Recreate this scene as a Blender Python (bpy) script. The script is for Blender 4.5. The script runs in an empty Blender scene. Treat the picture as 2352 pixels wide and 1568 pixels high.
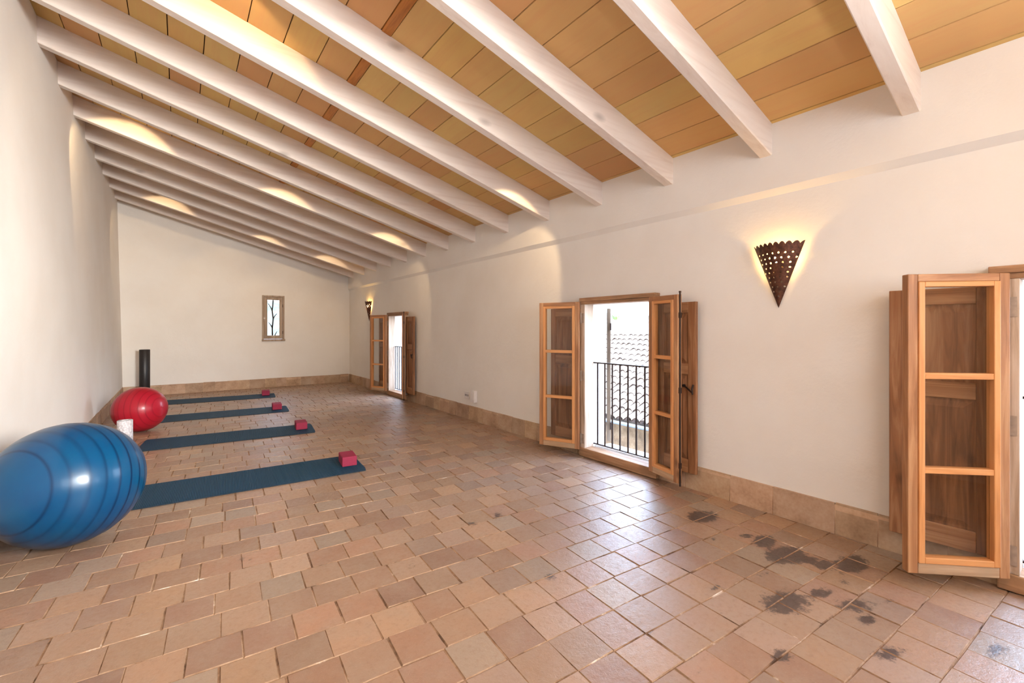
import bpy, bmesh, math, random
from mathutils import Vector, Matrix, noise
random.seed(7)
SC = bpy.context.scene
COL = SC.collection
PI = math.pi
sin, cos, R = math.sin, math.cos, math.radians

# ------------------------------------------------------------------ materials
def lin(r, g, b):
    f = lambda c: (c/255/12.92) if c/255 <= .04045 else ((c/255+.055)/1.055)**2.4
    return (f(r), f(g), f(b), 1)

class NT:
    def __init__(s, name):
        s.m = bpy.data.materials.new(name); s.m.use_nodes = True
        s.t = s.m.node_tree; s.n = s.t.nodes; s.l = s.t.links
        s.b = s.n['Principled BSDF']; s.rnd = False
    def node(s, typ, **kw):
        n = s.n.new(typ)
        for k, v in kw.items(): setattr(n, k, v)
        return n
    def link(s, a, b): s.l.new(a, b)
    def coord(s, scale=(1, 1, 1), rot=(0, 0, 0), src='Object'):
        tc = s.node('ShaderNodeTexCoord'); mp = s.node('ShaderNodeMapping')
        mp.inputs['Scale'].default_value = scale; mp.inputs['Rotation'].default_value = rot
        v = tc.outputs[src]
        if s.rnd:     # every piece of timber gets its own grain
            oi = s.node('ShaderNodeObjectInfo'); ad = s.node('ShaderNodeVectorMath', operation='MULTIPLY_ADD')
            s.link(oi.outputs['Random'], ad.inputs[0]); ad.inputs[1].default_value = (7.3, 5.1, 9.7); s.link(v, ad.inputs[2]); v = ad.outputs[0]
        s.link(v, mp.inputs['Vector']); return mp.outputs['Vector']
    def noise(s, vec, scale, detail=4, rough=.55, dist=0):
        n = s.node('ShaderNodeTexNoise'); n.inputs['Scale'].default_value = scale
        n.inputs['Detail'].default_value = detail; n.inputs['Roughness'].default_value = rough
        n.inputs['Distortion'].default_value = dist
        s.link(vec, n.inputs['Vector']); return n.outputs['Fac']
    def ramp(s, fac, stops):
        r = s.node('ShaderNodeValToRGB'); e = r.color_ramp.elements
        while len(e) < len(stops): e.new(.5)
        for i, (p, c) in enumerate(stops):
            e[i].position = p; e[i].color = c if len(c) == 4 else (*c, 1)
        s.link(fac, r.inputs['Fac']); return r.outputs['Color']
    def val(s, fac, a, b, lo=.3, hi=.7):
        r = s.node('ShaderNodeMapRange'); r.inputs['From Min'].default_value = lo; r.inputs['From Max'].default_value = hi
        r.inputs['To Min'].default_value = a; r.inputs['To Max'].default_value = b
        s.link(fac, r.inputs['Value']); return r.outputs['Result']
    def mix(s, fac, a, b, mode='MIX'):
        n = s.node('ShaderNodeMix', data_type='RGBA', blend_type=mode)
        for sock, v in ((n.inputs['Factor'], fac), (n.inputs['A'], a), (n.inputs['B'], b)):
            if isinstance(v, (int, float, tuple)): sock.default_value = v
            else: s.link(v, sock)
        return n.outputs['Result']
    def math(s, op, a, b=None):
        n = s.node('ShaderNodeMath', operation=op)
        for i, v in enumerate((a, b)):
            if v is None: continue
            if isinstance(v, (int, float)): n.inputs[i].default_value = v
            else: s.link(v, n.inputs[i])
        return n.outputs[0]
    def attr(s, name):
        n = s.node('ShaderNodeAttribute'); n.attribute_name = name; return n
    def bump(s, h, strength=.2, dist=.01):
        n = s.node('ShaderNodeBump'); n.inputs['Strength'].default_value = strength; n.inputs['Distance'].default_value = dist
        s.link(h, n.inputs['Height']); s.link(n.outputs['Normal'], s.b.inputs['Normal'])
    def set(s, col=None, rough=None, spec=None, metal=None):
        for k, v in (('Base Color', col), ('Roughness', rough), ('Specular IOR Level', spec), ('Metallic', metal)):
            if v is None: continue
            if isinstance(v, (int, float, tuple)): s.b.inputs[k].default_value = v
            else: s.link(v, s.b.inputs[k])
        return s.m

def plaster(name, base, dark, bump=.25):
    m = NT(name); v = m.coord()
    n = m.noise(v, 1.3, 5); n2 = m.noise(v, 9, 5, .6); n3 = m.noise(v, 70, 3)
    c = m.ramp(n, [(.3, lin(*dark)), (.62, lin(*base))])
    h = m.math('ADD', m.math('MULTIPLY', n2, .8), m.math('MULTIPLY', n3, .12))
    m.bump(h, bump, .02)
    return m.set(c, .9, .2)

def wood(name, cols, axis, rough=.5, scale=1.0, knots=True, dirt=None, spec=.35):
    """cols dark->light; axis the grain runs along"""
    m = NT(name); m.rnd = True
    sc = [26*scale]*3; sc[axis] = 1.6*scale
    v = m.coord(tuple(sc)); n = m.noise(v, 1, 6, .6, 1.2)
    sc2 = [5*scale]*3; sc2[axis] = .7*scale
    n2 = m.noise(m.coord(tuple(sc2)), 1, 3)
    f = m.math('ADD', m.math('MULTIPLY', n, .65), m.math('MULTIPLY', n2, .35))
    k = len(cols)
    c = m.ramp(f, [(.32+.36*i/(k-1), lin(*q)) for i, q in enumerate(cols)])
    if knots:
        s3 = [9*scale]*3; s3[axis] = 4.5*scale
        vo = m.node('ShaderNodeTexVoronoi'); vo.inputs['Scale'].default_value = .55
        m.link(m.coord(tuple(s3)), vo.inputs['Vector'])
        kf = m.val(vo.outputs['Distance'], .6, 0, .03, .11)
        c = m.mix(kf, c, tuple(x*.45 for x in lin(*cols[0])[:3])+(1,))
    if dirt:
        d = m.val(m.noise(m.coord((3, 3, 3)), 1.6, 5), 0, .55, .48, .7)
        c = m.mix(d, c, lin(*dirt))
    m.bump(n, .12, .004)
    return m.set(c, rough, spec)

def plain(name, rgb, rough=.5, metal=0, spec=.4, vary=.12, nscale=30):
    m = NT(name); n = m.noise(m.coord(), nscale, 4)
    c0 = lin(*rgb); d = tuple(x*(1-vary) for x in c0[:3])+(1,); u = tuple(min(1, x*(1+vary)) for x in c0[:3])+(1,)
    return m.set(m.ramp(n, [(.35, d), (.65, u)]), rough, spec, metal)

M = {}
M['wall'] = plaster('cream_plaster', (242, 237, 231), (237, 230, 222))
M['bench'] = plaster('outer_limewash', (240, 236, 230), (228, 222, 215))
M['beam'] = wood('whitewashed_pine', [(224, 207, 195), (236, 223, 213), (241, 230, 221)], 0, .55, .6, True, None, .25)
PINE = [(124, 82, 52), (168, 118, 80), (198, 152, 110)]
OLD = [(96, 60, 38), (146, 98, 64), (182, 136, 98)]
M['pine_v'] = wood('pine_upright', PINE, 2, .45)
M['pine_h'] = wood('pine_crosswise', PINE, 0, .45)
LP = [(186, 122, 70), (214, 150, 94), (226, 168, 112)]
M['lpine_v'] = wood('light_pine_upright', LP, 2, .4, 1, False)
M['lpine_h'] = wood('light_pine_crosswise', LP, 0, .4, 1, False)
M['old_v'] = wood('old_pine_upright', OLD, 2, .55)
M['old_h'] = wood('old_pine_crosswise', OLD, 1, .55)
M['worn_v'] = wood('worn_pale_wood_upright', [(150, 122, 98), (196, 172, 150), (224, 208, 192)], 2, .7, 1, False)
M['worn_h'] = wood('worn_wood_crosswise', [(120, 86, 58), (166, 124, 90), (196, 156, 120)], 1, .6, 1, True, (120, 92, 64))
M['worn_h2'] = wood('weathered_rail_wood', [(140, 104, 74), (182, 146, 112), (206, 180, 150)], 0, .6, 1, True, (170, 150, 124))
M['palegrey_v'] = wood('pale_greyed_window_wood', [(136, 112, 92), (170, 148, 128), (192, 174, 156)], 2, .7, 1, False)
M['grey_v'] = wood('greyed_wood_upright', [(74, 60, 48), (106, 88, 72), (126, 108, 90)], 2, .7, 1, False)
M['batten'] = wood('orange_batten_wood', [(140, 84, 34), (182, 116, 52), (202, 138, 70)], 1, .5)
M['iron'] = plain('dark_iron', (62, 48, 42), .55, .6)
M['hinge'] = plain('painted_hinge_metal', (176, 160, 146), .5, .5)
M['greymetal'] = plain('grey_zinc', (150, 158, 170), .45, .6)
M['plastic'] = plain('white_plastic', (232, 226, 224), .4, 0, .5, .02)
M['hole'] = plain('socket_hole_dark', (70, 62, 56), .6)
M['blackfoam'] = plain('black_foam', (34, 31, 33), .42, 0, .5, .1, 60)
M['block'] = plain('burgundy_foam', (146, 40, 66), .7, 0, .3, .08, 90)

def stone(name, cols, rough=.6, sc=(3, 3, 3), attr=True):
    m = NT(name); v = m.coord(sc)
    n = m.noise(v, 1.6, 7, .62); n2 = m.noise(m.coord((1, 1, 1)), 55, 4)
    c = m.ramp(m.math('ADD', m.math('MULTIPLY', n, .75), m.math('MULTIPLY', n2, .25)), [(.3+.4*i/(len(cols)-1), lin(*q)) for i, q in enumerate(cols)])
    if attr: c = m.mix(1.0, c, m.attr('tcol').outputs['Color'], 'MULTIPLY')
    m.bump(n2, .25, .004)
    return m.set(c, rough, .35)
M['skirt'] = stone('skirting_tile', [(146, 114, 88), (184, 152, 124), (202, 174, 148)])
M['rubble'] = stone('rubble_wall', [(70, 54, 40), (112, 90, 68), (142, 120, 96)], .9, (2, 2, 2), False)
M['sill'] = stone('sill_stone', [(196, 190, 184), (222, 220, 218), (236, 236, 236)], .6, (2, 2, 2), False)

# glass: clear with a fresnel reflection
m = NT('window_glass'); m.n.remove(m.b)
tr = m.node('ShaderNodeBsdfTransparent'); tr.inputs[0].default_value = (.93, .94, .94, 1)
gl = m.node('ShaderNodeBsdfGlossy'); gl.inputs['Roughness'].default_value = .03
fr = m.node('ShaderNodeFresnel'); fr.inputs['IOR'].default_value = 1.55
mx = m.node('ShaderNodeMixShader'); gm = m.node('ShaderNodeNewGeometry'); m.link(m.math('MULTIPLY', fr.outputs[0], m.math('SUBTRACT', 1, gm.outputs['Backfacing'])), mx.inputs[0]); m.link(tr.outputs[0], mx.inputs[1]); m.link(gl.outputs[0], mx.inputs[2])
m.link(mx.outputs[0], m.n['Material Output'].inputs['Surface']); M['glass'] = m.m

def emis(name, rgb, st):
    m = NT(name); m.b.inputs['Base Color'].default_value = (*rgb, 1)
    m.b.inputs['Emission Color'].default_value = (*rgb, 1); m.b.inputs['Emission Strength'].default_value = st; return m.m
M['bulb'] = emis('warm_bulb', (1, .60, .17), 220)
m = NT('rusted_sheet'); n = m.noise(m.coord(), 40, 6)
m.bump(n, .3, .004); M['rust'] = m.set(m.ramp(n, [(.3, lin(58, 34, 26)), (.55, lin(92, 56, 40)), (.75, lin(116, 76, 56))]), .5, .4, .55)

# floor tiles
m = NT('terracotta_tiles'); v = m.coord()
a = m.attr('tcol').outputs['Color']; st = m.attr('stain').outputs['Fac']
n = m.noise(v, 7, 6, .65); n2 = m.noise(v, 45, 6, .7); n3 = m.noise(v, 160, 3)
c = m.mix(m.val(n, 0, .45, .42, .68), a, lin(158, 136, 116))
c = m.mix(m.val(n2, 0, .45, .53, .72), c, lin(138, 102, 80))
c = m.mix(m.val(n3, 0, .3, .6, .75), c, lin(194, 164, 136))
ns = m.noise(v, 26, 7, .75)
sf = m.val(m.math('ADD', st, m.math('MULTIPLY', m.math('SUBTRACT', ns, .5), 1.3)), 0, .9, .42, .6)
c = m.mix(sf, c, lin(58, 42, 37))
m.bump(m.math('ADD', m.math('ADD', m.math('MULTIPLY', n, .8), m.math('MULTIPLY', n2, .4)), m.math('MULTIPLY', n3, .12)), .42, .012)
M['tile'] = m.set(c, m.val(n2, .28, .52, .3, .7), 1.0)
m = NT('tile_grout'); n = m.noise(m.coord(), 6, 6, .7)
M['grout'] = m.set(m.ramp(n, [(.34, lin(84, 62, 47)), (.45, lin(138, 107, 83)), (.6, lin(168, 138, 112)), (.68, lin(214, 198, 182))]), .85, .2)
# ceiling boards of clay
m = NT('clay_ceiling_tiles'); a = m.attr('tcol').outputs['Color']
n = m.noise(m.coord((24, 2.0, 24)), 1, 5, .6, .5); n2 = m.noise(m.coord(), 3, 4)
c = m.mix(m.val(n, 0, .38, .45, .75), a, lin(204, 146, 104)); c = m.mix(m.val(n2, 0, .25, .4, .7), c, lin(206, 160, 100))
M['clay'] = m.set(c, .75, .25)
M['gap'] = plain('dark_gap', (74, 46, 24), .9)

# balls
def ball_mat(name, base, ridge, hi, rough):
    m = NT(name); a = m.attr('ridge').outputs['Fac']; n = m.noise(m.coord(), 4, 4)
    c = m.mix(m.val(n, 0, .5, .35, .7), lin(*base), lin(*hi)); c = m.mix(a, c, lin(*ridge))
    m.b.inputs['Coat Weight'].default_value = .15; m.b.inputs['Coat Roughness'].default_value = .12
    m.bump(m.noise(m.coord(), 5, 3), .05, .01)
    return m.set(c, rough, .3)
M['blue'] = ball_mat('blue_pvc', (0, 60, 100), (0, 24, 58), (0, 76, 110), .3)
M['red'] = ball_mat('red_pvc', (164, 24, 40), (130, 14, 32), (176, 34, 58), .34)
# mat: fine cross ribs
m = NT('ribbed_mat_foam'); w = m.node('ShaderNodeTexWave'); w.bands_direction = 'X'; w.inputs['Scale'].default_value = 32
m.link(m.coord(), w.inputs['Vector']); w2 = m.node('ShaderNodeTexWave'); w2.bands_direction = 'Y'; w2.inputs['Scale'].default_value = 32
m.link(m.coord(), w2.inputs['Vector'])
h = m.math('MULTIPLY', w.outputs['Fac'], m.math('ADD', m.math('MULTIPLY', w2.outputs['Fac'], .35), .65))
m.bump(h, .7, .004)
M['mat'] = m.set(m.ramp(h, [(.15, lin(16, 46, 68)), (.8, lin(34, 82, 110))]), .65, .2)
M['matside'] = plain('mat_edge_foam', (22, 36, 50), .7)
m = NT('white_bumped_foam'); vo = m.node('ShaderNodeTexVoronoi'); vo.inputs['Scale'].default_value = 55
m.link(m.coord((1, 1, .8)), vo.inputs['Vector']); m.bump(m.math('SUBTRACT', 1, vo.outputs['Distance']), .8, .01)
M['whitefoam'] = m.set(m.ramp(vo.outputs['Distance'], [(.2, lin(226, 222, 226)), (.75, lin(196, 190, 194))]), .5, .4)
# outside
M['rooftile'] = stone('sunlit_roof_tile', [(120, 98, 80), (150, 130, 112), (166, 150, 134)], .85, (1.5, 1.5, 1.5), False)
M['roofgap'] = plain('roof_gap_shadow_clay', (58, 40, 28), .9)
M['cream'] = plaster('cream_render', (232, 224, 214), (214, 206, 198))
M['paleblue'] = plaster('pale_grey_render', (150, 156, 170), (136, 144, 160))
M['creamwood'] = plain('cream_painted_wood', (214, 206, 184), .6, 0, .3, .06, 12)
M['ground'] = plain('street_ground', (150, 140, 130), .9)
m = NT('hill_scrub'); n = m.noise(m.coord((.12, .12, .3)), 1, 8, .75)
M['hill'] = m.set(m.ramp(n, [(.34, lin(62, 72, 56)), (.5, lin(92, 98, 84)), (.66, lin(122, 124, 116))]), .95, .1)
M['leaf'] = plain('agave_green', (112, 142, 70), .6)

# ------------------------------------------------------------------ mesh building
class MB:
    def __init__(s): s.v = []; s.f = []; s.mi = []; s.sm = []
    def add(s, vs, fs, mi=0, sm=False):
        o = len(s.v); s.v += [tuple(p) for p in vs]
        for f in fs: s.f.append([i+o for i in f]); s.mi.append(mi); s.sm.append(sm)
    def box(s, x0, x1, y0, y1, z0, z1, mi=0):
        s.hexa([(x0, y0, z0), (x1, y0, z0), (x1, y1, z0), (x0, y1, z0), (x0, y0, z1), (x1, y0, z1), (x1, y1, z1), (x0, y1, z1)], mi)
    def hexa(s, p, mi=0):
        s.add(p, [(0, 3, 2, 1), (4, 5, 6, 7), (0, 1, 5, 4), (1, 2, 6, 5), (2, 3, 7, 6), (3, 0, 4, 7)], mi)
    def tube(s, pts, r, n=8, mi=0, cap=True):
        pts = [Vector(p) for p in pts]; rs = r if isinstance(r, (list, tuple)) else [r]*len(pts)
        rings = []
        ref = Vector((.31, .2, .93))
        for i, p in enumerate(pts):
            t = (pts[min(i+1, len(pts)-1)]-pts[max(i-1, 0)]).normalized()
            u = t.cross(ref)
            if u.length < 1e-3: u = t.cross(Vector((1, 0, 0)))
            u.normalize(); w = t.cross(u)
            rings.append([p+rs[i]*(cos(2*PI*k/n)*u+sin(2*PI*k/n)*w) for k in range(n)])
        vs = [q for ring in rings for q in ring]; fs = []
        for i in range(len(pts)-1):
            for k in range(n): fs.append((i*n+k, i*n+(k+1) % n, (i+1)*n+(k+1) % n, (i+1)*n+k))
        s.add(vs, fs, mi, True)
        if cap:
            o = (len(pts)-1)*n
            s.add(rings[0], [tuple(range(n))[::-1]], mi); s.add(rings[-1], [tuple(range(n))], mi)
    def lathe(s, prof, n=32, mi=0, sm=True):
        vs = [(r*cos(2*PI*k/n), r*sin(2*PI*k/n), z) for r, z in prof for k in range(n)]; fs = []
        for i in range(len(prof)-1):
            for k in range(n): fs.append((i*n+k, i*n+(k+1) % n, (i+1)*n+(k+1) % n, (i+1)*n+k))
        s.add(vs, fs, mi, sm)
    def build(s, name, mats, parent=None, loc=(0, 0, 0), bevel=0, facecol=None):
        me = bpy.data.meshes.new(name); me.from_pydata(s.v, [], s.f); me.update()
        for q in (mats if isinstance(mats, (list, tuple)) else [mats]): me.materials.append(q)
        me.polygons.foreach_set('material_index', s.mi); me.polygons.foreach_set('use_smooth', s.sm)
        if facecol:
            at = me.attributes.new('tcol', 'FLOAT_COLOR', 'FACE')
            at.data.foreach_set('color', [c for q in facecol for c in q])
        bm = bmesh.new(); bm.from_mesh(me); bmesh.ops.recalc_face_normals(bm, faces=bm.faces); bm.to_mesh(me); bm.free()
        o = bpy.data.objects.new(name, me); COL.objects.link(o); o.location = loc
        if parent: o.parent = parent
        if bevel:
            b = o.modifiers.new('bevel', 'BEVEL'); b.width = bevel; b.segments = 2; b.limit_method = 'ANGLE'; b.angle_limit = R(50)
        return o
def tag(o, label, cat, group=None, kind=None):
    o['label'] = label; o['category'] = cat
    if group: o['group'] = group
    if kind: o['kind'] = kind
    return o
def empty(name, loc=(0, 0, 0), rz=0, parent=None):
    o = bpy.data.objects.new(name, None); COL.objects.link(o); o.location = loc; o.rotation_euler = (0, 0, rz)
    o.empty_display_size = .1
    if parent: o.parent = parent
    return o
def copy_tree(o, parent=None):
    c = o.copy(); COL.objects.link(c); c.parent = parent
    for ch in list(o.children): copy_tree(ch, c)
    return c
def sub(o, label):
    o['label'] = label; return o

# ------------------------------------------------------------------ dimensions of the room
XR, XU, XO = 3.09, 3.057, 3.335          # right wall: lower face, upper face, outer face
YE, YB = 10.31, -1.7                     # end wall, wall behind the camera
ZL = 2.072                               # ledge height
SL = .2714                               # roof slope
def zc(x): return 2.523+SL*(3.057-x)     # underside of the clay ceiling
def xl(z): return -.80-.07*max(0, z-.18)/3.2   # left wall leans outwards
DOORS = [(7.05, 7.85), (2.155, 2.985), (-.53, .298)]
ZT = 1.485                               # top of the door frames

# ---- floor
def srgb(r, g, b): return lin(r, g, b)
TC = [(190, 151, 119), (186, 147, 117), (182, 145, 118), (194, 154, 120), (178, 138, 110), (188, 152, 124), (181, 149, 127), (186, 141, 112), (176, 136, 112), (184, 158, 135)]
stains = [(1614, 1186, 37, 14, 1), (1712, 1230, 16, 6, .8), (1756, 1242, 27, 15, 1), (1807, 1275, 46, 20, 1.1), (1856, 1285, 24, 9, .9), (1893, 1297, 24, 12, 1), (1957, 1295, 40, 22, 1),
          (1805, 1383, 62, 30, .85), (1883, 1361, 32, 15, .75), (1964, 1388, 60, 19, .66), (1991, 1422, 24, 14, .85), (1940, 1337, 18, 10, .6), (1641, 1349, 27, 12, .55), (1651, 1405, 15, 8, .6),
          (1266, 1326, 17, 10, .7), (1795, 1505, 32, 20, .75), (2042, 1500, 48, 24, .68), (2290, 1493, 44, 20, .6), (1494, 1456, 25, 17, .5), (1599, 1545, 29, 10, .5), (1753, 1317, 20, 7, .6),
          (1680, 1280, 9, 5, .7), (1639, 1236, 7, 5, .8), (2047, 1380, 25, 7, .6), (1084, 1203, 17, 9, .6), (1145, 1183, 25, 16, .5), (946, 1301, 14, 9, .55), (561, 1283, 36, 10, .45)]
F, CS, CC = 1021.54, sin(R(36.7664)), cos(R(36.7664))
def floor_at(u, v):
    d = F*1.2/(v-754.9); l = (u-1176)/F*d
    return (CS*d+CC*l, CC*d-CS*l)
SP = []
for u, v, hw, hh, st_ in stains:
    c0 = floor_at(u, v); a_ = floor_at(u+hw, v); b_ = floor_at(u, v+hh)
    ax, ay, bx, by = a_[0]-c0[0], a_[1]-c0[1], b_[0]-c0[0], b_[1]-c0[1]
    SP.append((c0, ax, ay, bx, by, ax*by-ay*bx, st_))
def stain(x, y):
    t = 0
    for (cx, cy), ax, ay, bx, by, det, st_ in SP:
        dx, dy = x-cx, y-cy
        if dx*dx+dy*dy > .16: continue
        p = (dx*by-dy*bx)/det; q = (ax*dy-ay*dx)/det
        t = max(t, (1.25-.75*math.sqrt(p*p+q*q))*st_)
    return max(0, t)
mb = MB(); fcol = []; ang = R(-4)
ca, sa = cos(ang), sin(ang)
P = .1765
rows = range(-22, 64)
for r in rows:
    off = random.random()*P if random.random() < .5 else (r % 2)*P*.5
    for k in range(-13, 27):
        cx, cy = k*P+off, r*P
        x, y = cx*ca-cy*sa+.6, cx*sa+cy*ca
        if not (-.92 < x < 3.2 and YB-.1 < y < YE+.1): continue
        g = .0006+random.random()*.0011; h = P/2-g
        hx = h+random.uniform(-.0015, .0015); hy = h+random.uniform(-.001, .0015)
        tx, ty = random.gauss(0, .008), random.gauss(0, .008); z0 = random.gauss(0, .0005)
        jit = [(random.gauss(0, .0012), random.gauss(0, .0012)) for _ in range(4)]
        ch = .0028
        near = x > .3 and y < 3.6
        n = 6 if near else (4 if y < 5 else 2)
        vs = []; fs = []
        def pt(a, b, z):
            lx, ly = a, b
            return (lx*ca-ly*sa+x, lx*sa+ly*ca+y, z)
        gr = [-1+2*i/n for i in range(n+1)]
        base = len(mb.v)
        for j, b in enumerate(gr):
            for i, a in enumerate(gr):
                w = [(1-a)*(1-b)/4, (1+a)*(1-b)/4, (1+a)*(1+b)/4, (1-a)*(1+b)/4]
                jx = sum(w[q]*jit[q][0] for q in range(4)); jy = sum(w[q]*jit[q][1] for q in range(4))
                px, py = a*(hx-ch)+jx, b*(hy-ch)+jy
                vs.append(pt(px, py, z0+px*tx+py*ty))
        for j in range(n):
            for i in range(n):
                fs.append((j*(n+1)+i, j*(n+1)+i+1, (j+1)*(n+1)+i+1, (j+1)*(n+1)+i))
        ring = [j for j in range(n+1)]+[(j+1)*(n+1)-1 for j in range(1, n+1)]+[n*(n+1)+j for j in range(n-1, -1, -1)]+[j*(n+1) for j in range(n-1, 0, -1)]
        o2 = len(vs)
        for q in ring:
            px, py, pz = vs[q]
            dx, dy = px-x, py-y; L = math.hypot(dx, dy)
            lx, ly = dx*ca+dy*sa, -dx*sa+dy*ca
            sx = ch if lx > hx-ch*2.2 else (-ch if lx < -hx+ch*2.2 else 0); sy = ch if ly > hy-ch*2.2 else (-ch if ly < -hy+ch*2.2 else 0)
            vs.append((px+sx*ca-sy*sa, py+sx*sa+sy*ca, pz-.0036))
        m_ = len(ring)
        mb.add(vs, fs); nf_ = len(fs)
        fs = [(ring[q]-len(vs), o2+q-len(vs), o2+(q+1) % m_-len(vs), ring[(q+1) % m_]-len(vs)) for q in range(m_)]
        mb.add([], fs, 1)
        c = random.choice(TC); k_ = random.uniform(.76, .90); cc = lin(*[min(255, q*k_) for q in c])
        fcol += [cc]*(len(fs)+nf_)
gz = -.0034
mb.add([(-1, YB-.2, gz), (3.30, YB-.2, gz), (3.30, YE+.2, gz), (-1, YE+.2, gz)], [(0, 1, 2, 3)], 1); fcol.append((1, 1, 1, 1))
fl = mb.build('floor', [M['tile'], M['grout']], None, facecol=fcol)
at = fl.data.attributes.new('stain', 'FLOAT', 'POINT')
at.data.foreach_set('value', [stain(p[0], p[1]) if p[0] > -.2 and p[1] < 3.9 else 0 for p in mb.v])
tag(fl, 'worn terracotta tile floor with dark stains by the right wall', 'floor', kind='structure')

# ---- walls
mb = MB()
HT = 2.75
for (y0, y1, z0, z1) in [(DOORS[0][1]-.05, YE+.25, -.05, ZL), (DOORS[1][1]-.05, DOORS[0][0]+.05, -.05, ZL), (DOORS[2][1]-.05, DOORS[1][0]+.05, -.05, ZL), (YB-.25, DOORS[2][0]+.05, -.05, ZL)]:
    mb.box(XR, XO, y0, y1, z0, z1)
for a, b in DOORS:
    mb.box(XR, XO, a+.05, b-.05, ZT-.05, ZL); mb.box(XR, XO, a+.05, b-.05, -.05, .0)
# upper part with its slightly wavy ledge
N = 70
vs = []
for i in range(N+1):
    y = YB-.25+(YE+.5-YB)*i/N
    w = .008*noise.noise(Vector((y*.9, 3.1, 0))); w2 = .004*noise.noise(Vector((y*1.3, 9.1, 0)))
    vs += [(XU+w2, y, HT), (XU+w2, y, ZL+.030+w), (XR+.002, y, ZL-.012+w), (XO, y, ZL-.012), (XO, y, HT)]
fs = []
for i in range(N):
    for k in range(4): fs.append((i*5+k, i*5+k+1, (i+1)*5+k+1, (i+1)*5+k))
mb.add(vs, fs)
tag(mb.build('wall_right', M['wall']), 'cream plastered long wall on the right with a shallow ledge, sconces and balcony doors', 'wall', kind='structure')
mb = MB()
n = 40; vs = []; fs = []
for j in range(n+1):
    for i in range(13):
        z = -.05+3.95*i/12; y = YB-.25+(YE+.5-YB)*j/n
        belly = -.06*min(1, max(0, (6.4-y)/1.6))*min(1, max(0, (1.3-z)/.6))   # uneven old masonry
        vs.append((xl(z)+belly+.005*noise.noise(Vector((y*.45, z*.6, 2.))), y, z))
for j in range(n):
    for i in range(12): fs.append((j*13+i, j*13+i+1, (j+1)*13+i+1, (j+1)*13+i))
mb.add(vs, fs, 0, True)
o = len(mb.v)
mb.box(-1.25, -1.05, YB-.25, YE+.25, -.05, 3.9)
mb.add([(-1.25, YB-.25, 3.9), (-.88, YB-.25, 3.9), (-.88, YE+.25, 3.9), (-1.25, YE+.25, 3.9)], [(0, 1, 2, 3)])
tag(mb.build('wall_left', M['wall']), 'tall cream plastered wall on the left behind the exercise balls', 'wall', kind='structure')
# end wall with a hole for the small window
WX0, WX1, WZ0, WZ1 = 1.345, 1.755, .957, 1.886
mb = MB()
def slab(x0, x1, z0, z1):
    mb.hexa([(x0, YE, z0), (x1, YE, z0), (x1, YE+.25, z0), (x0, YE+.25, z0), (x0, YE, min(z1, zc(x0)+.1)), (x1, YE, min(z1, zc(x1)+.1)), (x1, YE+.25, min(z1, zc(x1)+.1)), (x0, YE+.25, min(z1, zc(x0)+.1))])
slab(-1.1, WX0+.03, -.05, 9); slab(WX1-.03, XO, -.05, 9); slab(WX0+.03, WX1-.03, -.05, WZ0+.03); slab(WX0+.03, WX1-.03, WZ1-.03, 9)
tag(mb.build('wall_end', M['wall']), 'cream plastered gable wall at the far end with a small window', 'wall', kind='structure')
mb = MB()
mb.hexa([(-1.1, YB-.25, -.05), (XO, YB-.25, -.05), (XO, YB, -.05), (-1.1, YB, -.05), (-1.1, YB-.25, zc(-1.1)+.1), (XO, YB-.25, zc(XO)+.1), (XO, YB, zc(XO)+.1), (-1.1, YB, zc(-1.1)+.1)])
tag(mb.build('wall_back', M['wall']), 'plain plastered wall behind the viewer', 'wall', kind='structure')

# ---- ceiling: clay boards between the beams
Y0, SPC, BW, BD = .574, .7182, .078, .203
edges = []
x = 1.014
while x > -1.0: edges.append((x-.217, x)); x -= .217
x = 1.076
while x < 3.08: edges.append((x, x+.217)); x += .217
KC = [(214, 174, 112), (212, 171, 108), (216, 178, 116), (212, 169, 112), (209, 160, 109), (207, 153, 106), (212, 166, 112), (211, 163, 110)]
mb = MB(); fcol = []
th = .03; rnd = random.Random(3)
for k in range(-4, 15):
    ya, yb = Y0+SPC*(k-1)+BW/2, Y0+SPC*k+BW/2
    if yb < YB: continue
    ya = max(ya, YB); yb = min(yb, YE)
    if ya >= yb: continue
    for x0, x1 in edges:
        x0c = max(x0, -.95); x1c = min(x1, XU+.005)
        if x1c-x0c < .01: continue
        g = .0034; dz = rnd.uniform(0, .003)
        a0, a1 = x0c+g, x1c-g
        mb.hexa([(a0, ya, zc(a0)-dz), (a1, ya, zc(a1)-dz), (a1, yb, zc(a1)-dz), (a0, yb, zc(a0)-dz), (a0, ya, zc(a0)+th), (a1, ya, zc(a1)+th), (a1, yb, zc(a1)+th), (a0, yb, zc(a0)+th)])
        c = lin(*rnd.choice(KC)); f_ = rnd.uniform(.93, 1.05)
        fcol += [(c[0]*f_*.97, c[1]*f_*1.04, c[2]*f_*1.02, 1)]*6
x0, x1 = -1.25, XO+.25
mb.hexa([(x0, YB-.25, zc(x0)+.012), (x1, YB-.25, zc(x1)+.012), (x1, YE+.3, zc(x1)+.012), (x0, YE+.3, zc(x0)+.012), (x0, YB-.25, zc(x0)+.3), (x1, YB-.25, zc(x1)+.3), (x1, YE+.3, zc(x1)+.3), (x0, YE+.3, zc(x0)+.3)], 1)
fcol += [(1, 1, 1, 1)]*6
tag(mb.build('ceiling', [M['clay'], M['gap']], facecol=fcol), 'sloping ceiling of ochre clay boards above the white beams', 'ceiling', kind='structure')
mb = MB()
a0, a1 = 1.016, 1.074
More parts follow.
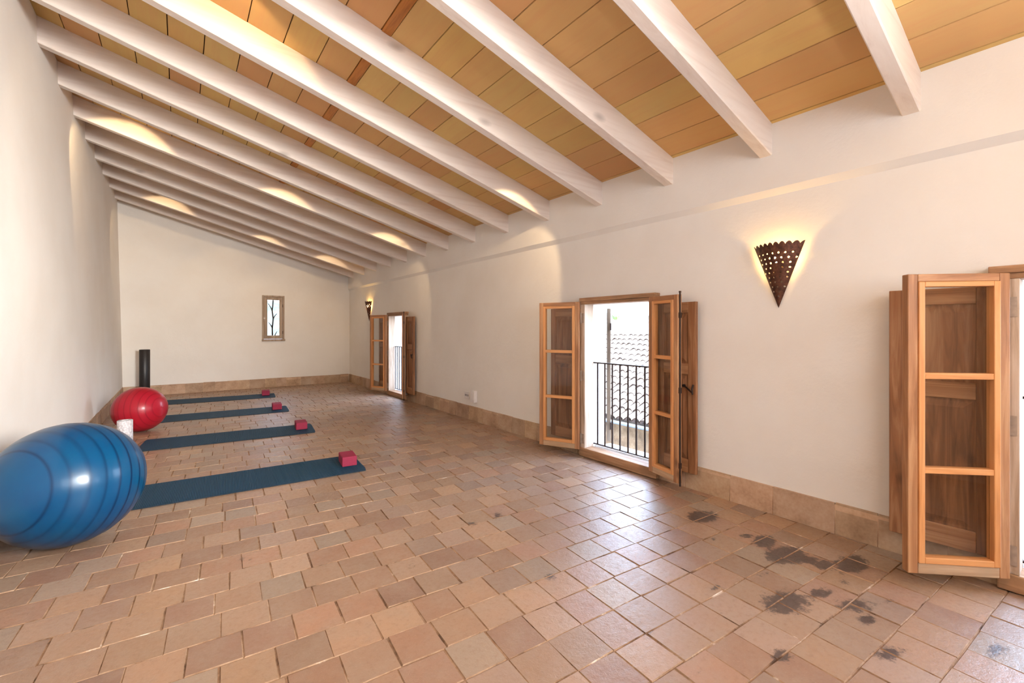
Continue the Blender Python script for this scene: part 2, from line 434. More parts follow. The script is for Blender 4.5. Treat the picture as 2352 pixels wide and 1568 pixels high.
for k in range(-3, 14):
    ya, yb = max(YB, Y0+SPC*(k-1)+BW+.001), min(YE-.002, Y0+SPC*k-.001)
    if yb > ya: mb.hexa([(a0, ya, zc(a0)-.006), (a1, ya, zc(a1)-.006), (a1, yb, zc(a1)-.006), (a0, yb, zc(a0)-.006), (a0, ya, zc(a0)+.01), (a1, ya, zc(a1)+.01), (a1, yb, zc(a1)+.01), (a0, yb, zc(a0)+.01)])
tag(mb.build('trim_1', M['batten']), 'narrow orange wooden batten crossing the ceiling between the beams', 'batten', kind='structure')

# ---- beams
ordn = ['nearest the viewer, in the top right corner', 'second from the viewer, ending above the perforated sconce', 'third from the viewer', 'fourth from the viewer', 'fifth from the viewer', 'sixth from the viewer', 'seventh from the viewer', 'eighth from the viewer', 'seventh from the end wall', 'sixth from the end wall', 'fifth from the end wall', 'fourth from the end wall', 'third from the end wall', 'second from the end wall']
ordn = ['the one nearest the viewer, in the top right corner', 'second counting from the viewer, ending above the big sconce', 'third counting from the viewer', 'fourth counting from the viewer', 'fifth counting from the viewer', 'sixth counting from the viewer', 'seventh counting from the viewer', 'eighth counting from the viewer', 'sixth counting from the end wall', 'fifth counting from the end wall', 'fourth counting from the end wall', 'third counting from the end wall', 'second counting from the end wall', 'the last one, closest to the end wall']
for k in range(14):
    y = Y0+SPC*k; xa, xb = -.885, XU+.004
    mb = MB(); S = 12
    vs = []
    for i in range(S+1):
        x = xa+(xb-xa)*i/S; w = .0025*noise.noise(Vector((x*1.1, k*7., 0))); zt = zc(x)-.001; zb = zc(x)-BD+w
        c = .006
        vs += [(x, y, zt), (x, y, zb+c), (x, y+c, zb), (x, y+BW-c, zb), (x, y+BW, zb+c), (x, y+BW, zt)]
    fs = [tuple(range(6)), tuple(S*6+q for q in range(6))[::-1]]
    for i in range(S):
        for q in range(6): fs.append((i*6+q, (i+1)*6+q, (i+1)*6+(q+1) % 6, i*6+(q+1) % 6))
    mb.add([(p[0], p[1]-y, p[2]) for p in vs], fs)
    o = mb.build('ceiling_beam', M['beam'], None, (0, y, 0))
    tag(o, 'whitewashed timber ceiling beam, '+ordn[k], 'beam', 'whitewashed ceiling beams')

# ---- skirting
def skirt(name, segs, label):
    mb = MB(); fcol = []; rr = random.Random(name)
    for (p, q, nrm) in segs:
        p, q, nrm = Vector(p), Vector(q), Vector(nrm); L = (q-p).length; d = (q-p)/L; s = 0
        while s < L-.01:
            w = min(rr.choice([.2, .24, .28, .34, .19]), L-s)
            if L-s-w < .06: w = L-s
            h = .18+rr.uniform(-.004, .004); t = .018+rr.uniform(-.002, .002)
            a, b = p+d*(s+.0022), p+d*(s+w-.0022)
            f, e = nrm*t, nrm*(t-.006)
            mb.hexa([a, b, b+f, a+f, a+Vector((0, 0, h)), b+Vector((0, 0, h)), b+e+Vector((0, 0, h-.002)), a+e+Vector((0, 0, h-.002))])
            g = rr.uniform(.74, 1.1); fcol += [(g*rr.uniform(.97, 1.03), g, g*rr.uniform(.94, 1.04), 1)]*6
            s += w
        f = nrm*.012
        mb.hexa([p, q, q+f, p+f, p+Vector((0, 0, .172)), q+Vector((0, 0, .172)), q+f+Vector((0, 0, .17)), p+f+Vector((0, 0, .17))])
        fcol += [(1.2, 1.2, 1.2, 1)]*6
    return tag(mb.build(name, M['skirt'], facecol=fcol), label, 'skirting', kind='structure')
skirt('baseboard_right', [((XR, YE-.02, 0), (XR, DOORS[0][1], 0), (-1, 0, 0)), ((XR, DOORS[0][0], 0), (XR, DOORS[1][1], 0), (-1, 0, 0)), ((XR, DOORS[1][0], 0), (XR, DOORS[2][1], 0), (-1, 0, 0)), ((XR, DOORS[2][0], 0), (XR, YB, 0), (-1, 0, 0))], 'brown tile skirting along the foot of the right wall between the doors')
skirt('baseboard_end', [((-.79, YE, 0), (XR-.02, YE, 0), (0, -1, 0))], 'brown tile skirting along the foot of the end wall')
skirt('baseboard_left', [((-.806, YB, 0), (-.806, YE, 0), (1, 0, 0))], 'brown tile skirting along the foot of the left wall behind the balls')

# ------------------------------------------------------------------ balcony doors
LZ0, LZ1 = .070, 1.4526
def make_leaf(W, parent, name_label):
    """leaf in local coords: x from the hinge outwards, y through the thickness (0 back .. T room face), z up"""
    T = .04
    root = MB()
    st = .042; tr = .036; br = .05
    root.box(0, st, 0, T, LZ0, LZ1, 0); root.box(W-st, W, 0, T, LZ0, LZ1, 0)
    root.box(st, W-st, 0, T, LZ1-tr, LZ1, 1); root.box(st, W-st, 0, T, LZ0, LZ0+br, 2)
    lf = root.build('door_leaf', [M['pine_v'], M['pine_h'], M['worn_h2']], parent, bevel=.004)
    g = MB(); s2 = .026; a, b = st, W-st; z0, z1 = LZ0+br, LZ1-tr
    g.box(a, a+s2, .004, T+.006, z0, z1, 0); g.box(b-s2, b, .004, T+.006, z0, z1, 0)
    g.box(a+s2, b-s2, .004, T+.006, z1-.023, z1, 1); g.box(a+s2, b-s2, .004, T+.006, z0, z0+.028, 1)
    sub(g.build('glazing_frame', [M['lpine_v'], M['lpine_h']], lf, bevel=.003), 'lighter orange pine glazing frame')
    zz = [z0+.028, .5345, .562, .969, .997, z1-.023]
    for i in (1, 3):
        q = MB(); q.box(a+s2, b-s2, .006, T+.004, zz[i], zz[i+1], 0); sub(q.build('muntin', [M['lpine_h']], lf, bevel=.003), 'light pine glazing bar')
    for i in (0, 2, 4):
        q = MB(); q.box(a+s2, b-s2, .018, .022, zz[i], zz[i+1]); q.build('glass_pane', M['glass'], lf)
    return lf
def make_shutter(W, parent, latch):
    T = .028; z0, z1 = .13, 1.40
    q = MB(); st = .065
    q.box(0, st, 0, T, z0, z1, 0); q.box(W-st, W, 0, T, z0, z1, 0)
    q.box(st, W-st, 0, T, z1-.08, z1, 1); q.box(st, W-st, 0, T, z0, z0+.10, 1); q.box(st, W-st, 0, T, .86, .94, 1)
    sh = q.build('shutter', [M['old_v'], M['pine_h']], parent, bevel=.003)
    for a, b in ((z0+.10, .86), (.94, z1-.08)):
        p = MB(); p.box(st, W-st, .006, T-.01, a, b); 
        i = .03; x0, x1 = st+.012, W-st-.012; c, d = a+.012, b-.012
        p.add([(x0, T-.01, c), (x1, T-.01, c), (x1, T-.01, d), (x0, T-.01, d), (x0+i, T-.001, c+i), (x1-i, T-.001, c+i), (x1-i, T-.001, d-i), (x0+i, T-.001, d-i)],
              [(0, 1, 5, 4), (1, 2, 6, 5), (2, 3, 7, 6), (3, 0, 4, 7), (4, 5, 6, 7)])
        p.build('panel', M['old_v'], sh)
    if latch:
        l = MB(); l.tube([(W-.095, T+.006, .775), (W-.06, T+.02, .765), (W-.015, T+.028, .735)], .006, 8)
        l.tube([(W-.012, T+.022, .72), (W-.012, T+.028, .76), (W-.012, T+.012, .79)], .0065, 8); l.tube([(W-.095, T-.001, .775), (W-.095, T+.01, .775)], .012, 10)
        sub(l.build('latch', M['iron'], sh), 'black iron hook latch')
    return sh
def orient(o, px, py, th, side):
    # side +1: leaf runs towards +Y from its hinge (left in the photo), -1: towards -Y
    o.location = (px, py, 0)
    if side > 0: o.rotation_euler = (0, 0, PI/2+th)
    else:
        o.rotation_euler = (0, 0, -PI/2-th); 
dl = ['far balcony door of glazed pine leaves and wooden shutters near the end wall', 'middle balcony door of glazed pine leaves, open onto the tiled roof', 'nearest balcony door, glazed pine leaf standing open at the right edge']
LT = [R(24), R(25), R(46)]; RT = [R(22), R(15), R(20)]; OS = [R(40), R(41.5), R(-4)]
LW = [(.405, .33), (.408, .32), (.418, .33)]
for i, (ya, yb) in enumerate(DOORS):
    d = empty('door_%d' % (i+1), (XR, (ya+yb)/2, 0)); tag(d, dl[i], 'door', kind='structure')
    cx, cy = XR, (ya+yb)/2
    def L(mb_):   # shift to the door's local space
        mb_.v = [(p[0]-cx, p[1]-cy, p[2]) for p in mb_.v]; return mb_
    X0 = 3.032
    q = MB(); hl = yb+(.035 if i == 2 else 0); q.box(X0-.012, XR+.05, ya-.005, hl, 1.455, ZT+.004); q.box(X0, XR+.06, ya+.01, yb-.005, 1.428, 1.455)
    L(q).build('header', M['worn_h'], d, bevel=.004)
    for s, (j0, j1) in ((1, (yb-.062, yb-.004)), (-1, (ya+.004, ya+.062))):
        q = MB(); q.box(X0, XR+.06, j0, j1, .085, 1.428); jb = L(q).build('jamb', M['worn_v'], d, bevel=.003)
        if s > 0:
            for z in (.17, .76, 1.30):
                q = MB(); q.box(X0-.004, X0+.002, j1-.05, j1-.012, z-.045, z+.045); q.tube([(X0-.006, j1-.014, z-.05), (X0-.006, j1-.014, z+.05)], .007, 8)
                L(q).build('hinge', M['hinge'], jb)
    q = MB(); q.box(X0-.004, XR+.07, ya-.012, yb+.008, .004, .085); L(q).build('threshold', M['worn_h'], d, bevel=.006)
    q = MB(); q.box(XR+.07, XO+.06, ya+.052, yb-.052, .0, .075); q.box(XR+.10, XR+.115, ya+.052, yb-.052, .075, .092); L(q).build('outer_sill', M['sill'], d)
    # glazed leaves
    q = make_leaf(LW[i][0], d, ''); orient(q, X0-.002-cx, yb-.008-cy, LT[i], 1)
    r_ = make_leaf(LW[i][1], d, '')
    # mirror the right leaf in its own thickness so that the pale frame faces the room
    orient(r_, X0-.002-cx, ya+.02-cy, RT[i], -1)
    for o in [r_]+list(r_.children):
        o.data.transform(Matrix.Scale(-1, 4, (0, 1, 0))); o.data.flip_normals()
    b = MB(); W = LW[i][1]
    b.tube([(W+.004, -.020, LZ0-.02), (W+.004, -.020, LZ1+.02)], .0065, 8); b.tube([(W+.004, -.020, LZ1+.012), (W+.004, -.020, LZ1+.024)], .009, 8)
    for z in (.2, .75, 1.3): b.box(W-.002, W+.010, -.030, -.010, z-.02, z+.02)
    sub(b.build('lock_rod', M['iron'], r_), 'dark iron bolt rod on the leaf edge')
    # inner shutters folded against the wall
    s1 = make_shutter(.385, d, False); orient(s1, 3.066-cx, yb+.012-cy, R([3, 3, 4][i]), 1)
    s2 = make_shutter([.34, .345, .35][i], d, True); orient(s2, 3.066-cx, ya-.012-cy, R(3), -1)
    for o in [s2]+list(s2.children):
        o.data.transform(Matrix.Scale(-1, 4, (0, 1, 0))); o.data.flip_normals()

# railings outside the doors
rl = ['dark iron railing seen through the far door', 'dark iron railing with upright bars across the middle door', 'dark iron railing just visible through the nearest door']
for i, (ya, yb) in enumerate(DOORS):
    xr = 3.158; a, b = ya+.055, yb-.055
    r = empty('balcony_railing', (xr, (ya+yb)/2, .09)); tag(r, rl[i], 'railing', 'balcony railings')
    cy = (ya+yb)/2
    q = MB(); q.box(-.009, .009, a-cy+.003, b-cy-.003, .783, .795); q.build('top_rail', M['iron'], r)
    q = MB(); q.box(-.009, .009, a-cy+.003, b-cy-.003, .018, .028); q.build('bottom_rail', M['iron'], r)
    y = 2.876-2.155+ya
    while y > a+.02:
        q = MB(); q.tube([(0, y-cy, .02), (0, y-cy, .79)], .008, 8); q.build('bar', M['iron'], r); y -= .0885
# outside shutters, folded outwards
ol = ['grey wooden outside shutter beyond the far door', 'grey wooden outside shutter seen edge-on through the middle door', 'cream painted outside shutter beyond the nearest door']
for i, (ya, yb) in enumerate(DOORS):
    W, T = .36, .036
    s = empty('outside_shutter', (XO+.024, yb-.046, 0)); tag(s, ol[i], 'shutter')
    mt = [M['grey_v'], M['grey_v'], M['creamwood']][i]
    q = MB(); st = .06; z0, z1 = .10, 1.40
    q.box(0, st, -T, 0, z0, z1); q.box(W-st, W, -T, 0, z0, z1); q.box(st, W-st, -T, 0, z1-.07, z1); q.box(st, W-st, -T, 0, z0, z0+.09); q.box(st, W-st, -T, 0, .7, .78)
    q.build('frame', mt, s, bevel=.003)
    for (c, e) in ((z0+.09, .7), (.78, z1-.07)):
        q = MB(); q.box(st, W-st, .010-T, -.010, c, e); q.build('panel', mt, s)
    for z in (.25, 1.22):
        q = MB(); q.tube([(-.006, -T, z-.035), (-.006, -T, z+.035)], .007, 8); q.box(-.003, .05, -.002-T, .002-T, z-.02, z+.02); q.build('hinge', M['iron'], s)
    s.rotation_euler = (0, 0, OS[i])

# ------------------------------------------------------------------ small window in the end wall
w = empty('window_1', ((WX0+WX1)/2, YE, WZ0)); tag(w, 'small narrow window in the end wall with an iron branch grille', 'window', kind='structure')
cx = (WX0+WX1)/2; HW = (WX1-WX0)/2; H = WZ1-WZ0
q = MB(); t = .03
q.box(-HW, -HW+t, -.02, .05, 0, H); q.box(HW-t, HW, -.02, .05, 0, H); q.box(-HW+t, HW-t, -.02, .05, H-t, H); q.box(-HW-.005, HW+.012, -.028, .05, -.012, t)
q.build('window_frame', M['palegrey_v'], w, bevel=.004)
q = MB(); a, b = -HW+t+.003, HW-t-.003; z0, z1 = t+.003, H-t-.003; s = .062
q.box(a, a+s, -.012, .028, z0, z1); q.box(b-s, b, -.012, .028, z0, z1); q.box(a+s, b-s, -.012, .028, z1-s, z1); q.box(a+s, b-s, -.012, .028, z0, z0+s+.012)
sh = q.build('casement', M['palegrey_v'], w, bevel=.004)
q = MB(); q.box(a+s, b-s, .006, .010, z0+s+.012, z1-s); q.build('glass_pane', M['glass'], sh)
q = MB(); q.box(a-.012, a+.03, -.03, -.012, .45, .47); q.box(a, a+.014, -.026, -.012, .42, .50); q.build('handle', M['hinge'], sh)
for z in (.17, .72):
    q = MB(); q.tube([(b+.001, -.016, z-.03), (b+.001, -.016, z+.03)], .006, 8); q.build('hinge', M['iron'], sh)
g = MB()   # forged branch
g.tube([(0, .1, .06), (-.006, .1, .25), (.012, .1, .45), (-.008, .1, .62), (.004, .1, .73), (.012, .1, .86)], [.015, .015, .015, .014, .013, .014], 8)
for p in ([(-.006, .1, .26), (-.03, .1, .33), (-.075, .1, .375)], [(.006, .1, .42), (.03, .1, .52), (.085, .1, .56)], [(-.004, .1, .60), (-.03, .1, .70), (-.085, .1, .77)], [(.03, .1, .06), (.05, .1, .14), (.085, .1, .19)]):
    pts = [Vector(x) for x in p]; pp = []
    for j in range(9):
        u = j/8; pp.append((1-u)**2*pts[0]+2*u*(1-u)*pts[1]+u*u*pts[2])
    g.tube(pp, [.013-.007*j/8 for j in range(9)], 8)
g.tube([(-HW+t, .1, .87), (HW-t, .1, .87)], .005, 6); g.tube([(-HW+t, .1, .055), (HW-t, .1, .055)], .005, 6)
sub(g.build('grille', M['iron'], w), 'dark iron grille shaped like a leafy branch')

# ------------------------------------------------------------------ sconces
def make_sconce():
    root = empty('wall_sconce')
    Hh, Wt, Bow, GAP = .405, .30, .085, .011
    holes = []
    for r in range(10):
        z = .075+.030*r; hw = Wt/2*z/Hh; nn = int((2*hw-.026)/.034)
        for k in range(nn+1): holes.append(((k-nn/2)*.034+(.006 if r % 2 else -.006), z))
    NZ, NS = 150, 112; vs = []; idx = {}
    top = lambda s: Hh-.012+.02*abs(sin(s*PI*4.5+PI/2*0))**.7
    for j in range(NZ+1):
        for i in range(NS+1):
            s = -1+2*i/NS; t = max(j/NZ, .004); z = top(s)*t; wz = Wt/2*z/Hh
            y = s*wz; x = -GAP-Bow*(z/Hh)*(1-s*s)
            idx[j, i] = len(vs); vs.append((x, y, z))
    fs = []
    for j in range(NZ):
        for i in range(NS):
            s = -1+2*(i+.5)/NS; t = (j+.5)/NZ; z = top(s)*t; y = s*Wt/2*z/Hh
            if any((y-a)**2+(z-b)**2 < .0047**2 for a, b in holes): continue
            fs.append((idx[j, i], idx[j, i+1], idx[j+1, i+1], idx[j+1, i]))
    q = MB(); q.add(vs, fs, 0, True); q.build('shade', M['rust'], root)
    q = MB(); q.box(-.008, 0, -.03, .03, .20, .30); q.tube([(-.006, 0, .26), (-.04, 0, .26)], .008, 8); q.tube([(-.04, 0, .25), (-.04, 0, .29)], .014, 12); q.build('bracket', M['iron'], root)
    q = MB(); q.lathe([(.0005, .285), (.012, .288), (.017, .30), (.019, .313), (.016, .328), (.009, .338), (.0005, .341)], 16); q.v = [(x-.045, y, z) for x, y, z in q.v]
    sub(q.build('bulb', M['bulb'], root), 'glowing warm bulb')
    return root
s0 = make_sconce(); s0.location = (XR-.001, 1.262, 1.333); tag(s0, 'big rusty perforated sconce glowing between the middle and the nearest door', 'wall lamp', 'perforated metal sconces')
s1 = copy_tree(s0); s1.location = (XR-.001, 8.95, 1.345); s1['label'] = 'rusty perforated sconce glowing above the far door, close to the end wall'

# ------------------------------------------------------------------ sockets
q = empty('wall_socket', (XR, 5.095, .30)); tag(q, 'cream triple wall socket low on the right wall', 'socket')
b = MB(); b.box(-.008, 0, -.005, .105, -.04, .06); b.build('plate', M['plastic'], q, bevel=.003)
for k in range(3):
    b = MB(); b.box(-.0095, -.0075, .008+k*.034, .019+k*.034, -.002, .024); b.build('outlet', M['hole'], q)
q = MB(); q.box(-.045, 0, -.05, .045, -.075, .075); q.box(-.048, -.045, -.03, .03, -.04, .05)
tag(q.build('plug_adapter', M['plastic'], None, (XR-.0005, 4.945, .318), bevel=.006), 'white plastic adapter box beside the wall socket', 'adapter')

# ------------------------------------------------------------------ exercise balls
def ball(name, r, rings, mat, loc, axis, label, squash=.985):
    NL, NM = 96, 96; vs = []; fs = []; rid = []
    for j in range(NL+1):
        t = PI*j/NL; g = 0
        for c, w_ in rings: g = max(g, math.exp(-((t-c)/w_)**2))
        rr = r*(1+.004*g)
        for i in range(NM): vs.append((rr*sin(t)*cos(2*PI*i/NM), rr*sin(t)*sin(2*PI*i/NM), rr*cos(t))); rid.append(g)
    for j in range(NL):
        for i in range(NM): fs.append((j*NM+i, (j+1)*NM+i, (j+1)*NM+(i+1) % NM, j*NM+(i+1) % NM))
    q = MB(); q.add(vs, fs, 0, True)
    o = q.build(name, mat); at = o.data.attributes.new('ridge', 'FLOAT', 'POINT'); at.data.foreach_set('value', rid)
    ax = Vector(axis).normalized(); rot = Vector((0, 0, 1)).rotation_difference(ax).to_matrix().to_4x4()
    o.data.transform(Matrix.Diagonal((1, 1, squash, 1)) @ rot); o.location = (loc[0], loc[1], r*squash)
    tag(o, label, 'exercise ball', None)
    # valve plug at the pole
    p = MB(); p.lathe([(.0005, r+.003), (.011, r+.003), (.014, r+.001), (.014, r-.004)], 20); p.v = [tuple(Matrix.Diagonal((1, 1, squash)) @ (rot.to_3x3() @ Vector(v_))) for v_ in p.v]
    return o, p
o, p = ball('exercise_ball', .338, [(R(38+11.5*k), R(.85)) for k in range(10)], M['blue'], (-.497, 3.488), (-.62, -.72, .16), 'large shiny blue exercise ball with dark ribs in the left foreground')
p.build('valve_plug', M['blue'], o)
o, p = ball('exercise_ball', .262, [(R(25+14*k), R(.9)) for k in range(10)], M['red'], (-.372, 6.778), (.70, -.55, .1), 'smaller glossy red exercise ball behind the blue one')
p.build('valve_plug', M['red'], o)

# ------------------------------------------------------------------ rollers
q = MB(); q.lathe([(.032, 0), (.060, 0), (.063, .004), (.063, .272), (.060, .276), (.034, .276), (.032, .272), (.032, 0)], 48)
tag(q.build('foam_roller', M['whitefoam'], None, (-.443, 5.946, .001)), 'short white hollow foam roller standing between the blue and red balls', 'foam roller')
bpy.context.view_layer.update()
q = MB(); q.lathe([(.0005, 0), (.070, 0), (.075, .005), (.075, .835), (.070, .84), (.0005, .84)], 48)
tag(q.build('foam_roller', M['blackfoam'], None, (-.487, 10.0, .001)), 'tall black foam roller standing upright by the end wall', 'foam roller')

# ------------------------------------------------------------------ mats and blocks
ml = ['dark blue ribbed yoga mat closest to the viewer, beside the blue ball', 'second dark blue yoga mat, passing just in front of the red ball', 'third dark blue yoga mat, running behind the red ball', 'farthest dark blue yoga mat, nearest the end wall']
bl = ['burgundy foam block on the mat closest to the viewer', 'burgundy foam block on the second mat, in front of the red ball', 'burgundy foam block on the third mat, beyond the red ball', 'burgundy foam block on the farthest mat']
MT = [((1.272, 3.748), (-.237, 3.853)), ((1.262, 5.472), (-.286, 5.638)), ((1.275, 7.093), (-.181, 7.222)), ((1.345, 8.703), (-.155, 8.868))]
BK = [((1.118, 3.93), -7), ((1.093, 5.69), -6), ((1.088, 7.30), -5), ((1.168, 8.98), -7)]
for i in range(4):
    (x0, y0), (x1, y1) = MT[i]; a = math.atan2(y1-y0, x1-x0)
    W, Lm = .545, 1.62
    q = MB(); N = 40; th_ = .007
    vs = []; rr = .02
    for j in range(N+1):
        u = Lm*j/N
        for k in range(9):
            v_ = -W*k/8
            cxx = .0
            if j in (0, N) and k in (0, 8): cxx = .012*(1 if j == 0 else -1)
            z = th_+.0012*noise.noise(Vector((u*3, v_*3, i*5.)))+(.006*max(0, .12-u)/.12*(noise.noise(Vector((v_*4, i*3., 1)))+.3) if j < 6 else 0)
            vs.append((u+cxx, v_, z))
    fs = [(j*9+k, (j+1)*9+k, (j+1)*9+k+1, j*9+k+1) for j in range(N) for k in range(8)]
    q.add(vs, fs, 0, True)
    ring = [j*9 for j in range(N+1)]+[N*9+k for k in range(1, 9)]+[j*9+8 for j in range(N-1, -1, -1)]+[k for k in range(7, 0, -1)]
    tv = [vs[r_] for r_ in ring]; bv = [(p[0], p[1], .0012) for p in tv]; n_ = len(ring)
    q.add(tv+bv, [(r_, (r_+1) % n_, n_+(r_+1) % n_, n_+r_) for r_ in range(n_)], 1)
    q.add(bv, [tuple(range(n_))], 1)
    o = q.build('yoga_mat', [M['mat'], M['matside']], None, (x0, y0, .0004)); o.rotation_euler = (0, 0, a)
    tag(o, ml[i], 'yoga mat', 'yoga mats')
    (bx, by), br = BK[i]
    q = MB(); q.box(0, .122, 0, .205, 0, .082)
    o = q.build('yoga_block', M['block'], None, (bx, by, .0118), bevel=.007); o.rotation_euler = (0, 0, R(br))
    tag(o, bl[i], 'yoga block', 'yoga blocks')

# ------------------------------------------------------------------ the view outside
h = empty('neighbour_house', (7.6, 8, -3.2)); tag(h, 'rubble stone house with a pale barrel tiled roof beyond the middle door', 'house')
ex, ez, sl = 7.5, -.74, .43
q = MB(); hh = lambda *p: [(a-7.6, b-8, c+3.2) for a, b, c in p]
NXr, pit = 15, .20; ys0, ys1 = 2.0, 15.0
ncol = int((ys1-ys0)/pit); per = 8
rr = random.Random(5)
for r in range(NXr):
    xa = ex+.30*r; xb = xa+.36
    for c in range(ncol):
        y = ys0+pit*c; dx = rr.uniform(-.025, .025); dz = rr.uniform(-.006, .01); rad = pit*.40
        vs = []
        for e in range(2):
            xx = (xa, xb)[e]+dx; rd = rad*(1.0 if e == 0 else .82)
            zb = ez+sl*(xx-ex)+(.030 if e == 0 else .0)+dz
            for k in range(per+1):
                t = PI*k/per; vs.append((xx, y+rd*cos(t), zb+rd*.8*sin(t)))
        vs2 = [(a, b, c_-.014) for a, b, c_ in vs]
        fs = [(k, k+1, per+2+k, per+1+k) for k in range(per)]
        n_ = len(vs)
        q.add(hh(*vs), fs, 0, True)
        # thick lower edge
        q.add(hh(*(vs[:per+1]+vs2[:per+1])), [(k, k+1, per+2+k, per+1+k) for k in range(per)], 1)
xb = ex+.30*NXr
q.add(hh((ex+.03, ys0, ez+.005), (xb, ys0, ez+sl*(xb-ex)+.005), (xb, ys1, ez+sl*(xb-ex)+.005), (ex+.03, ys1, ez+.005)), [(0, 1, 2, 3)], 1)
q.build('roof', [M['rooftile'], M['roofgap']], h)
q = MB(); n_ = 10; ring = []
for y in (ys0, ys1):
    ring += [(ex-.05+.06*cos(PI+PI*k/n_), y, ez-.03+.06*sin(PI+PI*k/n_)) for k in range(n_+1)]
q.add(hh(*ring), [(k, k+1, n_+2+k, n_+1+k) for k in range(n_)], 0, True); q.build('gutter', M['greymetal'], h)
q = MB(); q.box(0, 4.4, -5.9, 6.9, 0, 2.42); q.build('wall', M['rubble'], h)
q = MB(); q.box(4.0, 4.5, -1.0, 2.2, 3.8, 4.62); q.box(3.95, 4.55, -1.05, 2.25, 4.62, 4.68); q.build('parapet', M['cream'], h)
p = MB(); rr = random.Random(2)
for k in range(22):
    a = rr.uniform(0, 2*PI); e = rr.uniform(.3, 1.2); L_ = rr.uniform(.22, .36); d_ = Vector((cos(a)*cos(e), sin(a)*cos(e), sin(e)))
    s_ = d_.cross(Vector((0, 0, 1))).normalized()*.028
    p.add([(0, 0, 0), tuple(d_*L_*.45+s_), tuple(d_*L_+Vector((0, 0, -.03))), tuple(d_*L_*.45-s_), tuple(d_*L_*.45+Vector((0, 0, -.018)))], [(0, 1, 4), (1, 2, 4), (2, 3, 4), (3, 0, 4)])
tag(p.build('agave_plant', M['leaf'], None, (11.72, 9.85, 1.485)), 'small green spiky plant on the parapet of the neighbouring roof', 'plant')
f2 = empty('pale_house', (6.5, 24, -3.2)); tag(f2, 'pale plastered house front seen through the far door', 'house')
q = MB(); q.box(-1.0, 8, -3, 5, 0, 5.6); q.build('wall', M['paleblue'], f2)
q = MB(); q.hexa([(-1.4, -3.4, 5.6), (8.4, -3.4, 5.6), (8.4, 5.4, 5.6), (-1.4, 5.4, 5.6), (-1.4, 1, 7.2), (8.4, 1, 7.2), (8.4, 1.2, 7.2), (-1.4, 1.2, 7.2)]); q.build('roof', M['rooftile'], f2)
for z in (1.0, 3.6):
    for y in (-2.2, .4):
        q = MB(); q.box(-1.03, -.98, y, y+.8, z, z+1.2); q.build('window', M['greymetal'], f2)
q = MB(); vs = []; NA, NR = 72, 10
for j in range(NR+1):
    for i in range(NA+1):
        a = R(-80)+R(260)*i/NA; r_ = 55+8*j; z = -6+ (j/NR)**.8*(15+7*noise.noise(Vector((a*2.2, .3, 0))))+1.8*noise.noise(Vector((a*16, j*.9, 4.)))
        vs.append((r_*cos(a), r_*sin(a), z))
q.add(vs, [(j*(NA+1)+i, j*(NA+1)+i+1, (j+1)*(NA+1)+i+1, (j+1)*(NA+1)+i) for j in range(NR) for i in range(NA)], 0, True)
tag(q.build('hillside', M['hill']), 'hazy scrub covered hillside rising behind the neighbouring roof', 'hill', kind='structure')
q = MB(); q.box(-80, 80, -60, 80, -3.4, -3.2)
tag(q.build('street_ground', M['ground']), 'pale street ground below the balcony doors', 'ground', kind='structure')

# ------------------------------------------------------------------ light
wd = bpy.data.worlds.new('sky'); SC.world = wd; wd.use_nodes = True; nt = wd.node_tree; bg = nt.nodes['Background']
tc = nt.nodes.new('ShaderNodeTexCoord'); sx = nt.nodes.new('ShaderNodeSeparateXYZ'); rp = nt.nodes.new('ShaderNodeValToRGB')
nt.links.new(tc.outputs['Generated'], sx.inputs[0]); nt.links.new(sx.outputs['Z'], rp.inputs['Fac']); nt.links.new(rp.outputs['Color'], bg.inputs['Color'])
rp.color_ramp.elements[0].color = (.68, .82, 1, 1); rp.color_ramp.elements[1].color = (.42, .62, 1, 1); bg.inputs['Strength'].default_value = 13.5
def light(name, typ, loc, energy, col, target=None, **kw):
    l = bpy.data.lights.new(name, typ); l.energy = energy; l.color = col
    for k, v in kw.items(): setattr(l, k, v)
    o = bpy.data.objects.new(name, l); COL.objects.link(o); o.location = loc
    if target: o.rotation_euler = (Vector(target)-Vector(loc)).to_track_quat('-Z', 'Y').to_euler()
    return o
light('sun', 'SUN', (-5, -4, 12), 2.2, (1, .93, .82), (-5+.62, -4+.38, 12-.95), angle=R(.6))
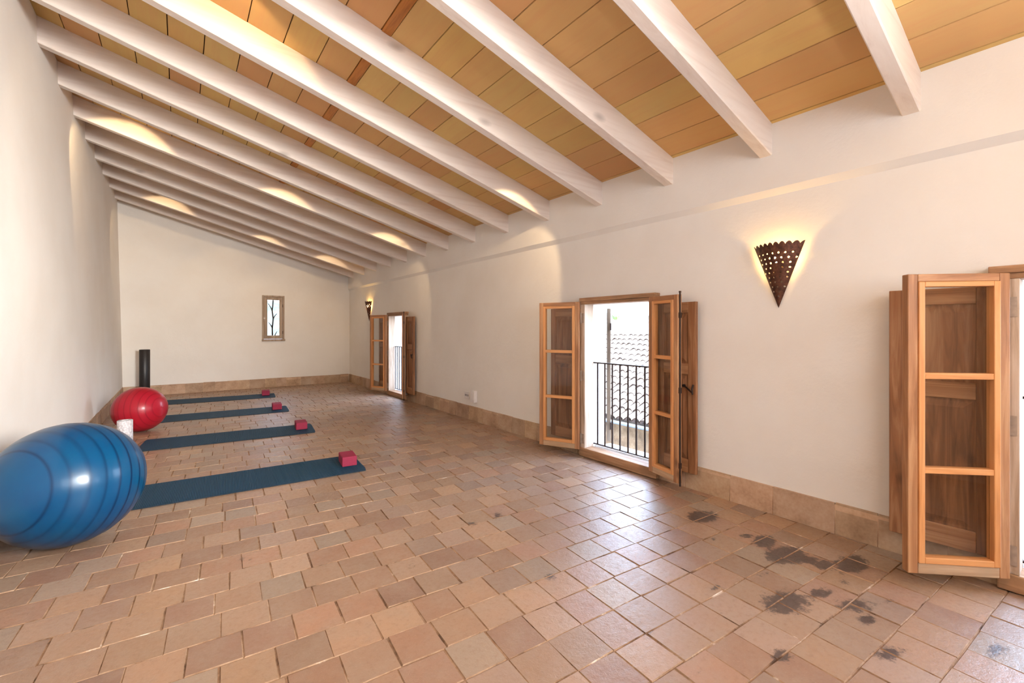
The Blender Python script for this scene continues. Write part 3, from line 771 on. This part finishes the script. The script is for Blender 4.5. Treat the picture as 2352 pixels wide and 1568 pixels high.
# added fill lamps in front of the solid wall behind the viewer, no window
light('back_fill_light', 'AREA', (.85, YB+.06, 1.5), 58, (.89, 1, 1.12), (.85, 3, .5), shape='RECTANGLE', size=3.1, size_y=1.9, spread=R(130))
light('back_fill_beam', 'AREA', (1.75, YB+.08, 2.0), 74, (1, .98, .93), (-.85, 4.6, 1.25), shape='RECTANGLE', size=1.3, size_y=1.2, spread=R(56))
# added unseen fill lamp behind the viewer, bounced off the ceiling for ambient light
light('ceiling_bounce_fill', 'AREA', (1.2, -.95, .9), 56, (1, .97, .94), (1.15, -1.1, 3), shape='DISK', size=.5, spread=R(120))
# warm spotlights fixed to the far sides of three beams, out of sight behind them
def spot(name, loc, target, energy, deg, col=(1, .71, .39), blend=.22, r=.015):
    light(name, 'SPOT', loc, energy, col, target, spot_size=R(deg), spot_blend=blend, shadow_soft_size=r)
for k, x, dep, down, deg, en, dx in [(3, .28, .13, 22, 88, 15, .0), (3, 2.46, .13, 38, 74, 25, .10), (7, -.45, .11, 32, 82, 16, -.06), (7, 1.0, .12, 38, 84, 14, 0), (7, 2.4, .12, 38, 84, 14, 0),
                                  (11, -.2, .11, 34, 82, 11, -.04), (11, 1.2, .13, 40, 84, 10, 0), (11, 2.3, .12, 37, 84, 9, 0)]:
    y = Y0+SPC*k+BW+.035; z = zc(x)-dep
    spot('beam_spot', (x, y, z), (x+dx, y+cos(R(down)), z-sin(R(down))), en, deg)

# ------------------------------------------------------------------ camera
cam = bpy.data.cameras.new('camera'); cam.sensor_width = 36; cam.lens = 36*1021.54/2352; cam.shift_y = (754.9-784)/2352; cam.clip_start = .03; cam.clip_end = 400
co = bpy.data.objects.new('camera', cam); COL.objects.link(co); co.location = (0, 0, 1.2); co.rotation_euler = (PI/2, 0, -R(36.7664)); SC.camera = co
SC.view_settings.view_transform = 'Standard'; SC.view_settings.look = 'None'; SC.view_settings.gamma = 1; SC.view_settings.exposure = 0.54; SC.view_settings.use_curve_mapping = False
SC.cycles.use_denoising = True
SC.cycles.use_adaptive_sampling = True; SC.cycles.adaptive_threshold = .07; SC.cycles.max_bounces = 7; SC.cycles.diffuse_bounces = 4; SC.cycles.light_sampling_threshold = .03; SC.cycles.glossy_bounces = 3; SC.cycles.transparent_max_bounces = 8
SC.cycles.sample_clamp_indirect = 4; SC.cycles.caustics_reflective = False; SC.cycles.caustics_refractive = False
